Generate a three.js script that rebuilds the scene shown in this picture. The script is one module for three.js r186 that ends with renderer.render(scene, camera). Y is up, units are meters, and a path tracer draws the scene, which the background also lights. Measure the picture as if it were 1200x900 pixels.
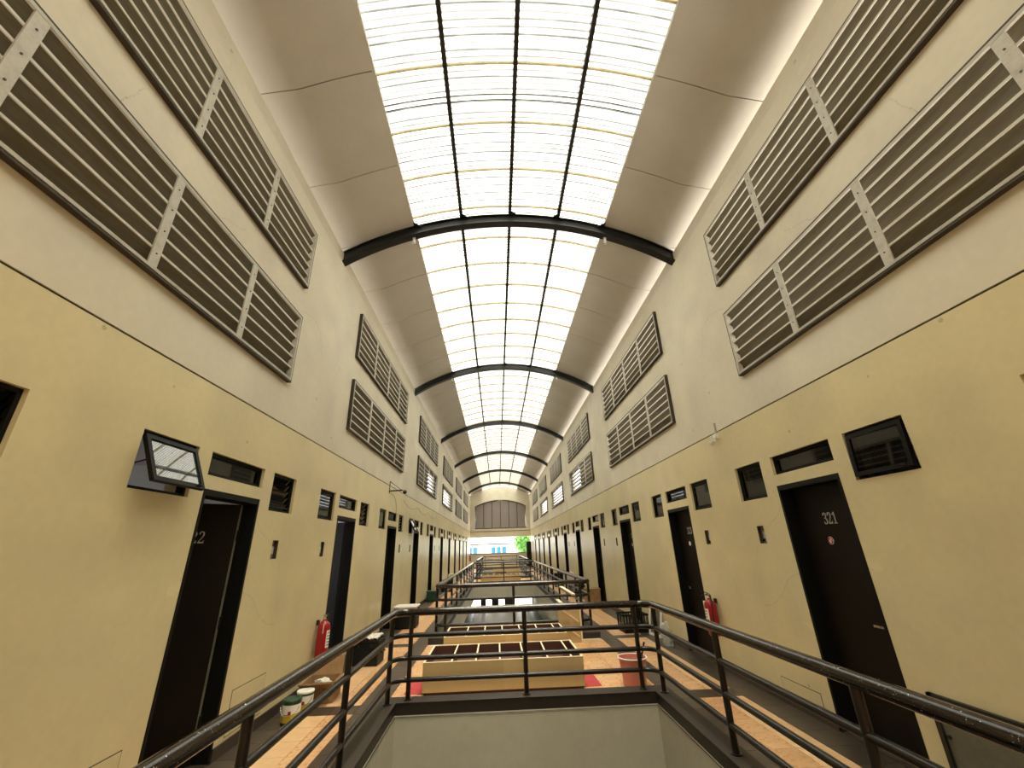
import * as THREE from 'three';
import { mergeGeometries } from 'three/addons/utils/BufferGeometryUtils.js';
import { RoundedBoxGeometry } from 'three/addons/geometries/RoundedBoxGeometry.js';
import { TextGeometry } from 'three/addons/geometries/TextGeometry.js';
import { FontLoader } from 'three/addons/loaders/FontLoader.js';

// ------------------------------------------------------------------ camera, sky, sun, exposure
const scene = new THREE.Scene();
const camera = new THREE.PerspectiveCamera(86.16, 1200 / 900, 0.05, 400);
camera.position.set(-0.303, 1.62, 0);
camera.rotation.order = 'YXZ';
camera.rotation.set(0.3779, -0.0448, -0.0313);
const renderer = new THREE.WebGLRenderer();
renderer.toneMapping = THREE.LinearToneMapping;
renderer.toneMappingExposure = 3.0;
renderer.shadowMap.enabled = true;
{ // bright hazy tropical sky, paler towards the horizon
  const w = 64, h = 64, d = new Float32Array(w * h * 4);
  for (let j = 0; j < h; j++) for (let i = 0; i < w; i++) {
    const e = Math.max(0, ((j + 0.5) / h - 0.5) * 2), t = Math.pow(e, 0.6), k = (j * w + i) * 4;
    d[k] = 1.15 - 0.35 * t; d[k + 1] = 1.17 - 0.29 * t; d[k + 2] = 1.2 - 0.18 * t; d[k + 3] = 1;
  }
  const t = new THREE.DataTexture(d, w, h, THREE.RGBAFormat, THREE.FloatType);
  t.mapping = THREE.EquirectangularReflectionMapping; t.magFilter = THREE.LinearFilter; t.needsUpdate = true;
  scene.background = t; scene.environment = t;
}
const sun = new THREE.DirectionalLight(0xfff4e2, 9.0);
sun.name = 'sun'; sun.position.set(2.5, 40, -15); sun.target.position.set(0, 0, -18);
sun.castShadow = true; sun.shadow.radius = 60;
Object.assign(sun.shadow.camera, { left: -45, right: 45, top: 45, bottom: -45, near: 1, far: 120 });
scene.add(sun, sun.target);

// ------------------------------------------------------------------ measured layout (metres)
const W = 2.747, S = 3.094, P = 6.2567, ZB = 7.2, ZF = -39.8;
const TRIM = 3.013, WTOP = 6.18;
const WT = 2.464, WB = 2.061, TB = 2.267, DT = 2.152;
const NEAR = [-2.86, -3.435], DOOR = [-3.601, -4.465], FAR = [-4.665, -5.196];
const LOUV = [-0.358, -4.55], LOW = [3.506, 4.362], UPP = [4.815, 5.656];
const RV = 5.116, YC = 7.0 - RV;
const vy = (x, off = 0) => YC + Math.sqrt((RV + off) ** 2 - x * x);

// ------------------------------------------------------------------ helpers
let seed = 20240611;
const rnd = () => { seed = (seed * 1664525 + 1013904223) >>> 0; return seed / 4294967296; };
const rr = (a, b) => a + (b - a) * rnd();
const used = {};
function numbered(n) { const k = used[n] = (used[n] ?? -1) + 1; return k ? `${n}_${String(k).padStart(3, '0')}` : n; }
function thing(name, label, category, o = {}) {
  const g = new THREE.Group(); g.name = o.exact ? name : numbered(name); scene.add(g);
  g.userData = { label, category };
  if (o.group) g.userData.group = o.group;
  if (o.kind) g.userData.kind = o.kind;
  if (o.at) g.position.set(...o.at);
  if (o.turn) g.rotation.y = o.turn;
  return g;
}
const struct = (name, label, category, o = {}) => thing(name, label, category, { exact: true, kind: 'structure', ...o });
function add(parent, name, geo, mat, at, rot) {
  const m = new THREE.Mesh(geo, mat); m.name = name; m.castShadow = m.receiveShadow = true;
  if (at) m.position.set(...at);
  if (rot) m.rotation.set(...rot);
  parent.add(m); return m;
}
const cache = new Map();
const memo = (k, f) => { if (!cache.has(k)) cache.set(k, f()); return cache.get(k); };
const f3 = (...a) => a.map((v) => v.toFixed(4)).join(',');
function uvBox(g, w, h, d) { // uv in metres on a box
  const p = g.attributes.position, n = g.attributes.normal, uv = g.attributes.uv;
  for (let i = 0; i < p.count; i++) {
    const ax = Math.abs(n.getX(i)), ay = Math.abs(n.getY(i)), az = Math.abs(n.getZ(i));
    if (ax >= ay && ax >= az) uv.setXY(i, p.getZ(i), p.getY(i)); else if (ay >= az) uv.setXY(i, p.getX(i), p.getZ(i)); else uv.setXY(i, p.getX(i), p.getY(i));
  }
  return g;
}
const bx = (w, h, d) => memo('b' + f3(w, h, d), () => uvBox(new THREE.BoxGeometry(w, h, d), w, h, d));
const rbx = (w, h, d, r = 0.005, s = 2) => memo('r' + f3(w, h, d, r), () => uvBox(new RoundedBoxGeometry(w, h, d, s, r), w, h, d));
const cyl = (r0, r1, h, n = 20, open = false) => memo('c' + f3(r0, r1, h, n) + open, () => new THREE.CylinderGeometry(r0, r1, h, n, 1, open));
const B = (x0, x1, y0, y1, z0, z1) => { const g = new THREE.BoxGeometry(Math.abs(x1 - x0), Math.abs(y1 - y0), Math.abs(z1 - z0)); uvBox(g); return g.translate((x0 + x1) / 2, (y0 + y1) / 2, (z0 + z1) / 2); };
const join = (...a) => mergeGeometries(a.flat().map((g) => (g.index ? g.toNonIndexed() : g)).map((g) => { for (const k of Object.keys(g.attributes)) if (!['position', 'normal', 'uv'].includes(k)) g.deleteAttribute(k); return g; }));
function sweep(pts, r, n = 10, closed = false) { // round tube along points
  const P0 = pts.map((p) => new THREE.Vector3(...p)), N = P0.length, pos = [], nor = [], uv = [], idx = [];
  let up = new THREE.Vector3(0, 1, 0), len = 0;
  const t0 = P0[1].clone().sub(P0[0]).normalize(); if (Math.abs(t0.y) > 0.9) up = new THREE.Vector3(1, 0, 0);
  const rows = closed ? N + 1 : N;
  for (let i = 0; i < rows; i++) {
    const c = P0[i % N], a = P0[closed ? (i - 1 + N) % N : Math.max(0, i - 1)], b = P0[closed ? (i + 1) % N : Math.min(N - 1, i + 1)];
    const t = b.clone().sub(a).normalize(), s = t.clone().cross(up).normalize(), u = s.clone().cross(t);
    if (i) len += c.distanceTo(P0[(i - 1) % N]);
    for (let k = 0; k <= n; k++) {
      const q = (k / n) * Math.PI * 2, d = s.clone().multiplyScalar(Math.cos(q)).addScaledVector(u, Math.sin(q));
      pos.push(c.x + d.x * r, c.y + d.y * r, c.z + d.z * r); nor.push(d.x, d.y, d.z); uv.push(len, (k / n) * r * 6.283);
    }
  }
  for (let i = 0; i < rows - 1; i++) for (let k = 0; k < n; k++) { const a = i * (n + 1) + k, b = a + n + 1; idx.push(a, b, a + 1, b, b + 1, a + 1); }
  const g = new THREE.BufferGeometry();
  g.setAttribute('position', new THREE.Float32BufferAttribute(pos, 3)); g.setAttribute('normal', new THREE.Float32BufferAttribute(nor, 3)); g.setAttribute('uv', new THREE.Float32BufferAttribute(uv, 2));
  g.setIndex(idx); return g;
}
function strip(f, nu, nv) { // surface from f(u,v) -> [x,y,z]
  const pos = [], uv = [], idx = [];
  for (let j = 0; j <= nv; j++) for (let i = 0; i <= nu; i++) { const p = f(i / nu, j / nv); pos.push(...p); uv.push(p[0], p[2]); }
  for (let j = 0; j < nv; j++) for (let i = 0; i < nu; i++) { const a = j * (nu + 1) + i, b = a + nu + 1; idx.push(a, a + 1, b, a + 1, b + 1, b); }
  const g = new THREE.BufferGeometry();
  g.setAttribute('position', new THREE.Float32BufferAttribute(pos, 3)); g.setAttribute('uv', new THREE.Float32BufferAttribute(uv, 2)); g.setIndex(idx); g.computeVertexNormals(); return g;
}
function arcSlab(x0, x1, off0, off1, z0, z1, n = 14, fy = vy) { // closed curved slab between two offsets of the vault
  const parts = [strip((u, v) => { const x = x0 + (x1 - x0) * u; return [x, fy(x, off0), z0 + (z1 - z0) * v]; }, n, 1), strip((u, v) => { const x = x0 + (x1 - x0) * u; return [x, fy(x, off1), z1 + (z0 - z1) * v]; }, n, 1)];
  for (const [za, a, b] of [[z0, off1, off0], [z1, off0, off1]]) parts.push(strip((u, v) => { const x = x0 + (x1 - x0) * u; return [x, fy(x, a + (b - a) * v), za]; }, n, 1));
  for (const [xa, a, b] of [[x0, off0, off1], [x1, off1, off0]]) parts.push(strip((u, v) => [xa, fy(xa, a + (b - a) * u), z0 + (z1 - z0) * v], 1, 1));
  return join(parts);
}
const ord = ['first', 'second', 'third', 'fourth', 'fifth', 'sixth', 'seventh', 'eighth', 'ninth', 'tenth', 'eleventh', 'twelfth'];

// ------------------------------------------------------------------ procedural textures
function noise2(n, cells) { // tileable value noise
  const g = []; for (let i = 0; i < cells * cells; i++) g.push(rnd());
  const o = new Float32Array(n * n);
  for (let y = 0; y < n; y++) for (let x = 0; x < n; x++) {
    const fx = (x / n) * cells, fy = (y / n) * cells, ix = fx | 0, iy = fy | 0, s = (t) => t * t * (3 - 2 * t), a = s(fx - ix), b = s(fy - iy), q = (i, j) => g[(j % cells) * cells + (i % cells)];
    o[y * n + x] = (q(ix, iy) * (1 - a) + q(ix + 1, iy) * a) * (1 - b) + (q(ix, iy + 1) * (1 - a) + q(ix + 1, iy + 1) * a) * b;
  }
  return o;
}
const NN = 512, nA = noise2(NN, 6), nB = noise2(NN, 23), nC = noise2(NN, 90), nD = noise2(NN, 256);
function tex(f, metres, srgb, n = NN) {
  const d = new Uint8Array(n * n * 4);
  for (let i = 0; i < n * n; i++) { const c = f(i, i % n, (i / n) | 0); for (let k = 0; k < 3; k++) d[i * 4 + k] = Math.max(0, Math.min(255, c[k])); d[i * 4 + 3] = 255; }
  const t = new THREE.DataTexture(d, n, n, THREE.RGBAFormat); t.wrapS = t.wrapT = THREE.RepeatWrapping; t.magFilter = THREE.LinearFilter; t.minFilter = THREE.LinearMipmapLinearFilter; t.generateMipmaps = true;
  t.repeat.set(1 / metres, 1 / metres); if (srgb) t.colorSpace = THREE.SRGBColorSpace; t.needsUpdate = true; return t;
}
const mottle = (amp, m, warm = 0) => tex((i) => { const v = 255 - amp * (0.5 * nA[i] + 0.3 * nB[i] + 0.2 * nC[i]); return [v, v - warm * nA[i], v - 2 * warm * nA[i]]; }, m, true);
const grainTex = (m) => tex((i, x, y) => { const v = 225 + 24 * nD[(y * NN + ((x * 6) % NN))] - 40 * nB[((y >> 1) * NN + (x >> 4))]; return [v, v * 0.985, v * 0.96]; }, m, true);
// wall paint: mottling with hairline cracks and small plaster repairs
function crackedPaint(metres) {
  const n = 1024, ink = new Float32Array(n * n);
  for (let c = 0; c < 9; c++) {
    let x = rnd() * n, y = rnd() * n, a = (rnd() < 0.7 ? 0 : Math.PI / 2) + rr(-0.25, 0.25);
    for (let s = rr(70, 190); s > 0; s--) { a += rr(-0.22, 0.22) * 0.5; x += Math.cos(a); y += Math.sin(a); if (rnd() < 0.8) ink[(((y | 0) + n) % n) * n + (((x | 0) + n) % n)] = rr(10, 40); }
  }
  for (let c = 0; c < 26; c++) { const x0 = rnd() * n, y0 = rnd() * n, r = rr(1, 3); for (let y = -4; y <= 4; y++) for (let x = -4; x <= 4; x++) if (x * x + y * y < r * r) ink[((((y0 + y) | 0) + n) % n) * n + ((((x0 + x) | 0) + n) % n)] = rr(5, 55); }
  for (let c = 0; c < 10; c++) { const x0 = rnd() * n, y0 = rnd() * n, w = rr(8, 40), h = rr(5, 18); for (let y = 0; y < h; y++) for (let x = 0; x < w; x++) if (nC[(((y0 + y) | 0) % NN) * NN + (((x0 + x) | 0) % NN)] > 0.45) ink[(((y0 + y) | 0) % n) * n + (((x0 + x) | 0) % n)] -= 7; }
  return tex((i, x, y) => { const k = ((y >> 1) % NN) * NN + ((x >> 1) % NN), q = (y % NN) * NN + (x % NN), v = 255 - 20 * nA[k] - 12 * nB[k] - 5 * nC[q] - ink[i]; return [v, v - 3 * nA[k], v - 9 * nA[k] + 4 * nB[k]]; }, metres, true, n);
}
const roughTex = (lo, hi, m) => tex((i) => { const v = 255 * (lo + (hi - lo) * (0.55 * nB[i] + 0.45 * nC[i])); return [v, v, v]; }, m, false);
const bumpTex = (m) => tex((i) => { const v = 255 * (0.5 * nC[i] + 0.3 * nD[i] + 0.2 * nB[i]); return [v, v, v]; }, m, false);
const chipTex = tex((i, x, y) => { const c = nC[i] * 0.6 + nD[i] * 0.4; return c > 0.85 ? [200, 195, 185] : c > 0.835 ? [80, 70, 60] : [30, 22, 18]; }, 0.9, true);
// grey stripes along the valleys of the corrugated sheets (ten valleys a sheet), uneven along and across
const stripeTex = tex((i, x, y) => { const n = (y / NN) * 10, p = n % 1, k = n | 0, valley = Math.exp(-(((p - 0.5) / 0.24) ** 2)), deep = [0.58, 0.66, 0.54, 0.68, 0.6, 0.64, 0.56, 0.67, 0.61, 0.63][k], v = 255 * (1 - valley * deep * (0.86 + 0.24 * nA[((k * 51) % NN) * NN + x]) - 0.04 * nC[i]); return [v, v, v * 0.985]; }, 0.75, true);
const paperTex = mottle(30, 1.2, 6);

// ------------------------------------------------------------------ materials
const std = (color, roughness, o = {}) => new THREE.MeshStandardMaterial({ color, roughness, metalness: 0, ...o });
const phys = (color, roughness, o = {}) => new THREE.MeshPhysicalMaterial({ color, roughness, ...o });
const lin = (r, g, b) => new THREE.Color().setRGB(r, g, b);
const paintBump = bumpTex(0.8);
const M = {
  yellow: std(lin(0.83, 0.73, 0.44), 1, { map: crackedPaint(6.3), roughnessMap: roughTex(0.27, 0.33, 0.35), bumpMap: paintBump, bumpScale: 0.0003 }),
  cream: std(lin(0.82, 0.765, 0.62), 0.75, { map: crackedPaint(7.1), bumpMap: paintBump, bumpScale: 0.0003 }),
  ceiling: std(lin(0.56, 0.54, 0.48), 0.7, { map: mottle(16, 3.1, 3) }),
  deck: std(lin(0.2, 0.2, 0.2), 0.9),
  slab: std(lin(0.6, 0.57, 0.46), 0.75, { map: mottle(26, 2.2, 3) }),
  grout: std(lin(0.09, 0.075, 0.06), 0.9),
  steel: std(lin(0.012, 0.013, 0.014), 0.36, { map: mottle(60, 0.7) }),
  black: std(lin(0.012, 0.011, 0.009), 0.42),
  frame: phys(lin(0.007, 0.0065, 0.0055), 0.5, { specularIntensity: 0.3 }),
  doorLeaf: phys(lin(0.01, 0.0065, 0.004), 0.5, { specularIntensity: 0.35, map: mottle(70, 1.0, 12) }),
  kerb: std(lin(0.034, 0.025, 0.019), 0.5, { map: mottle(70, 0.9, 8) }),
  rail: std(lin(1, 1, 1), 0.15, { map: chipTex }),
  bar: std(lin(0.016, 0.011, 0.009), 0.28, { map: mottle(60, 0.6, 8) }),
  alu: std(lin(0.6, 0.58, 0.5), 0.45, { map: mottle(46, 0.35, 6) }),
  blade: std(lin(0.18, 0.166, 0.115), 0.55, { map: mottle(50, 0.6, 8) }),
  lip: std(lin(0.6, 0.57, 0.48), 0.4),
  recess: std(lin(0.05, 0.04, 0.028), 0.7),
  glass: phys(lin(0.2, 0.22, 0.21), 0.03, { transmission: 1, thickness: 0, ior: 1.5 }),
  mirrorGlass: phys(lin(0.25, 0.27, 0.27), 0.02, { transmission: 0.75, thickness: 0, ior: 1.9 }),
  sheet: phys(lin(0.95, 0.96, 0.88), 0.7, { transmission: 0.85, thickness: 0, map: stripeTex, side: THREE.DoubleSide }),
  lap: phys(lin(0.9, 0.88, 0.7), 1, { transmission: 0.55, thickness: 0, map: mottle(60, 0.5, 12), side: THREE.DoubleSide }),
  orange: [0, 1, 2].map((k) => std(lin(0.74 - 0.04 * k, 0.45 - 0.03 * k, 0.24 - 0.02 * k), 1, { map: mottle(40, 0.9, 8), roughnessMap: roughTex(0.22, 0.4, 0.6) })),
  pale: std(lin(0.8, 0.53, 0.3), 0.3, { map: mottle(36, 0.8, 8) }),
  dark: [0, 1].map((k) => std(lin(0.075 - 0.012 * k, 0.056 - 0.01 * k, 0.042 - 0.007 * k), 0.36, { map: mottle(50, 0.7, 6) })),
  lower: std(lin(0.17, 0.16, 0.145), 0.5, { map: mottle(50, 1.5, 4) }),
  room: std(lin(0.62, 0.63, 0.66), 0.8, { map: mottle(14, 2) }),
  dimRoof: std(lin(0.3, 0.29, 0.27), 0.9, { map: mottle(40, 3) }),
  bounceRoof: std(lin(0.85, 0.84, 0.82), 0.9, { map: mottle(40, 3) }),
  concrete: std(lin(0.55, 0.54, 0.5), 0.9, { map: mottle(40, 4) }),
  ply: std(lin(0.66, 0.52, 0.28), 0.5, { map: grainTex(1.2) }),
  plyEdge: std(lin(0.78, 0.68, 0.46), 0.6),
  maroon: std(lin(0.11, 0.04, 0.03), 0.6, { map: mottle(50, 0.5, 8) }),
  red: std(lin(0.36, 0.01, 0.016), 0.3),
  redCloth: std(lin(0.5, 0.05, 0.06), 0.85, { map: mottle(60, 0.3, 10) }),
  pink: phys(lin(0.72, 0.3, 0.24), 0.4, { transmission: 0.25, thickness: 0 }),
  white: std(lin(0.8, 0.79, 0.75), 0.5),
  paper: std(lin(0.75, 0.73, 0.68), 0.8, { map: paperTex }),
  card: std(lin(0.42, 0.26, 0.13), 0.85, { map: mottle(50, 0.4, 10) }),
  cardDark: std(lin(0.12, 0.075, 0.04), 0.9),
  crate: phys(lin(0.008, 0.008, 0.008), 0.55, { specularIntensity: 0.5 }),
  green: std(lin(0.012, 0.05, 0.028), 0.4),
  canYellow: std(lin(0.62, 0.46, 0.03), 0.4),
  chrome: std(lin(0.6, 0.6, 0.6), 0.25, { metalness: 1 }),
  numeral: std(lin(0.5, 0.5, 0.48), 0.4, { metalness: 0.5 }),
  clear: phys(lin(0.85, 0.88, 0.88), 0.25, { transmission: 0.8, thickness: 0 }),
  boxMetal: std(lin(0.34, 0.28, 0.17), 0.6, { map: mottle(60, 0.2, 6) }),
  greyBox: std(lin(0.16, 0.16, 0.12), 0.45, { map: mottle(60, 0.8, 5) }),
  shutter: std(lin(0.26, 0.22, 0.19), 0.6),
  facade: std(lin(0.82, 0.82, 0.8), 0.8), blueGlass: std(lin(0.03, 0.16, 0.36), 0.15),
  leaf: phys(lin(0.2, 0.48, 0.1), 0.8, { transmission: 0.35, thickness: 0, side: THREE.DoubleSide }),
  bark: std(lin(0.16, 0.11, 0.07), 0.9),
};
const font = await new FontLoader().loadAsync('fonts/droid/droid_serif_regular.typeface.json');
const fontB = await new FontLoader().loadAsync('fonts/droid/droid_sans_bold.typeface.json');
function text(str, h, f = font, squeeze = 1, depth = 0.003) {
  const g = new TextGeometry(str, { font: f, size: h, depth, curveSegments: 4, bevelEnabled: false }); g.computeBoundingBox();
  const b = g.boundingBox; g.translate(-(b.min.x + b.max.x) / 2, -(b.min.y + b.max.y) / 2, 0); g.scale(squeeze, 1, 1); return g;
}

// ------------------------------------------------------------------ walls
const UNITS = []; for (let i = -1; i <= 10; i++) UNITS.push(i);
const BAYS = [0, 1, 2, 3, 4, 5];
const T = 0.2;
function rectHole(z0, z1, y0, y1) { const p = new THREE.Path(), a = -z0, b = -z1; p.moveTo(a, y0); p.lineTo(a, y1); p.lineTo(b, y1); p.lineTo(b, y0); p.closePath(); return p; }
const VENTS = []; for (const i of [0, 2, 4, 6, 8]) VENTS.push([-4.88 - i * S, -5.01 - i * S], [-6.19 - i * S, -6.32 - i * S]);
function lowerWall() { // doors cut the bottom edge, windows and switch boxes are holes
  const s = new THREE.Shape(); s.moveTo(-ZB, 0); // u = -z
  for (const i of UNITS) { const a = -(DOOR[0] - i * S), b = -(DOOR[1] - i * S); s.lineTo(a, 0); s.lineTo(a, DT); s.lineTo(b, DT); s.lineTo(b, 0); }
  s.lineTo(-ZF, 0); s.lineTo(-ZF, TRIM - 0.008); s.lineTo(-ZB, TRIM - 0.008); s.closePath();
  for (const i of UNITS) { const k = -i * S; s.holes.push(rectHole(NEAR[0] + k, NEAR[1] + k, WB, WT), rectHole(DOOR[0] + k, DOOR[1] + k, TB, WT), rectHole(FAR[0] + k, FAR[1] + k, WB, WT)); }
  for (const [a, b] of VENTS) s.holes.push(rectHole(a, b, 1.575, 1.765));
  const g = new THREE.ExtrudeGeometry(s, { depth: T, bevelEnabled: false, curveSegments: 1 }); return g.rotateY(Math.PI / 2);
}
function upperWall() {
  const s = new THREE.Shape(); s.moveTo(-ZB, TRIM + 0.008); s.lineTo(-ZF, TRIM + 0.008); s.lineTo(-ZF, 6.0); s.lineTo(-ZB, 6.0); s.closePath();
  for (const b of BAYS) for (const [y0, y1] of [LOW, UPP]) s.holes.push(rectHole(LOUV[0] - b * P, LOUV[1] - b * P, y0, y1));
  return new THREE.ExtrudeGeometry(s, { depth: T, bevelEnabled: false, curveSegments: 1 }).rotateY(Math.PI / 2);
}
const gl = lowerWall(), gu = upperWall();
for (const [side, sx] of [['left', -1], ['right', 1]]) {
  const w = struct(`wall_${side}`, `${side} side wall, ochre yellow below and cream above with louvre openings`, 'wall');
  const x = sx < 0 ? -W - T : W;
  add(w, 'lower_plaster', gl, M.yellow, [x, 0, 0]);
  add(w, 'upper_plaster', gu, M.cream, [x, 0, 0]);
  add(w, 'wall_cap', B(sx * W, sx * (W + 0.06), 6.0, WTOP, ZB, ZF), M.cream);
  add(w, 'joint_backing', B(sx * (W + 0.012), sx * (W + 0.15), TRIM - 0.008, TRIM + 0.008, ZB, ZF), M.recess);
  add(w, 'foundation', B(sx * (W + 0.0), sx * (W + T), -3.05, 0, ZB, ZF), M.slab);
  const bb = struct(`baseboard_${side}`, `dark brown tile skirting along the foot of the ${side} wall`, 'baseboard');
  const segs = []; let z = ZB;
  for (const i of UNITS) { segs.push([z, DOOR[0] - i * S]); z = DOOR[1] - i * S; } segs.push([z, ZF]);
  for (const [a, b] of segs) add(bb, 'skirting_board', B(sx * (W - 0.012), sx * W, 0, 0.1, a, b), M.dark[0]);
}
{ // switch boxes set in the wall
  for (const [side, sx] of [['left', -1], ['right', 1]]) VENTS.slice(0, 6).forEach(([a, b], i) => {
    const g = thing('switch_box', `small recessed metal switch box ${i % 2 ? 'before' : 'after'} the ${ord[i % 2 ? Math.floor(i / 2) * 2 + 1 : Math.floor(i / 2) * 2]} door on the ${side} wall`, 'switch box', { at: [sx * W, 1.67, (a + b) / 2], turn: -sx * Math.PI / 2, group: 'recessed switch boxes' });
    add(g, 'back', bx(0.13, 0.19, 0.01), M.boxMetal, [0, 0, -0.045]);
    add(g, 'side', join(B(-0.065, -0.061, -0.095, 0.095, -0.045, -0.002), B(0.061, 0.065, -0.095, 0.095, -0.045, -0.002), B(-0.065, 0.065, 0.089, 0.095, -0.045, -0.002), B(-0.065, 0.065, -0.095, -0.089, -0.045, -0.002)), M.recess);
    add(g, 'switch', rbx(0.05, 0.08, 0.015, 0.004), M.alu, [0.01, -0.005, -0.034]);
    add(g, 'switch', rbx(0.022, 0.03, 0.02, 0.004), M.crate, [-0.035, -0.06, -0.032]);
  });
  // shallow service hatches: a plate in the wall paint inside a thin open joint
  for (const [sx, z0, z1, y0, y1, lab] of [[-1, -4.62, -5.2, 0.13, 0.47, 'flush painted service hatch beyond the first door on the left wall'], [-1, -2.86, -3.42, 0.13, 0.47, 'flush painted service hatch before the first door on the left wall'], [1, -4.62, -5.2, 0.12, 0.235, 'flush painted service hatch low beyond door 321']]) {
    const g = thing('service_hatch', lab, 'hatch', { at: [sx * W, (y0 + y1) / 2, (z0 + z1) / 2], turn: -sx * Math.PI / 2 });
    const w = Math.abs(z1 - z0), h = y1 - y0;
    add(g, 'joint', bx(w + 0.012, h + 0.012, 0.004), M.recess, [0, 0, 0.0]); add(g, 'plate', bx(w, h, 0.006), M.yellow, [0, 0, 0.001]);
  }
  const g = thing('metal_hatch', 'grey metal hatch door in a black frame low on the wall beside door 321', 'hatch', { at: [W, 0.32, -2.92], turn: -Math.PI / 2 });
  add(g, 'frame', join(B(-0.5, -0.465, -0.26, 0.26, 0, 0.03), B(0.465, 0.5, -0.26, 0.26, 0, 0.03), B(-0.5, 0.5, 0.225, 0.26, 0, 0.03), B(-0.5, 0.5, -0.26, -0.225, 0, 0.03)), M.black);
  add(g, 'panel', bx(0.93, 0.45, 0.012), M.greyBox, [0, 0, 0.006]); add(g, 'latch', cyl(0.012, 0.012, 0.02, 12), M.black, [-0.44, 0.02, 0.014], [Math.PI / 2, 0, 0]);
}

// ------------------------------------------------------------------ small windows and doors of the rooms
let nWin = 0, nDoor = 0;
const wall = (sx, zc, y) => ({ at: [sx * W, y, zc], turn: -sx * Math.PI / 2 });
function frameGeo(w, h, t, d, z) { return memo('f' + f3(w, h, t, d, z), () => join(B(-w / 2, -w / 2 + t, -h / 2, h / 2, z - d, z), B(w / 2 - t, w / 2, -h / 2, h / 2, z - d, z), B(-w / 2 + t, w / 2 - t, h / 2 - t, h / 2, z - d, z), B(-w / 2 + t, w / 2 - t, -h / 2, -h / 2 + t, z - d, z))); }
function smallWindow(kind, sx, z0, z1, y0, y1, label, open = 0) {
  const w = Math.abs(z1 - z0), h = y1 - y0, g = struct(`window_${++nWin}`, label, 'window', wall(sx, (z0 + z1) / 2, (y0 + y1) / 2));
  add(g, 'window_frame', frameGeo(w, h, 0.024, 0.06, -0.03), M.frame);
  const iw = w - 0.05, ih = h - 0.05;
  if (kind === 'awning') {
    const s = new THREE.Group(); s.name = 'sash'; s.position.set(0, ih / 2, open ? 0.0 : -0.035); s.rotation.x = -open; g.add(s);
    add(s, 'sash_frame', frameGeo(iw, ih, 0.034, 0.03, 0), M.frame, [0, -ih / 2, 0]);
    add(s, 'pane', bx(iw - 0.06, ih - 0.06, 0.003), open > 0.1 ? M.mirrorGlass : M.glass, [0, -ih / 2, -0.012]);
    add(s, 'sash_handle', rbx(0.05, 0.012, 0.02, 0.003), M.frame, [iw * 0.36, -ih + 0.02, 0.006]);
    if (open) for (const q of [-1, 1]) add(g, 'stay', sweep([[q * (iw / 2 - 0.006), -ih * 0.1, -0.045], [q * (iw / 2 - 0.006), ih / 2 - ih * 0.55 * Math.cos(open), ih * 0.55 * Math.sin(open)]], 0.005, 6), M.frame);
  } else if (kind === 'jalousie') {
    for (let k = 0; k < 5; k++) add(g, 'blade', bx(iw, ih / 5 + 0.012, 0.005), M.glass, [0, -ih / 2 + (k + 0.5) * ih / 5, -0.06], [0.35, 0, 0]);
    add(g, 'sill_bar', bx(iw, 0.014, 0.02), M.frame, [0, -ih / 2 + 0.03, -0.04]);
  } else { add(g, 'pane', bx(iw, ih, 0.004), M.glass, [0, 0, -0.06]); add(g, 'bead', frameGeo(iw, ih, 0.012, 0.012, -0.045), M.frame); }
  return g;
}
const numbers = { right: ['319', '321', '323', '325'], left: ['320', '322', '324', '326'] };
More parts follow.
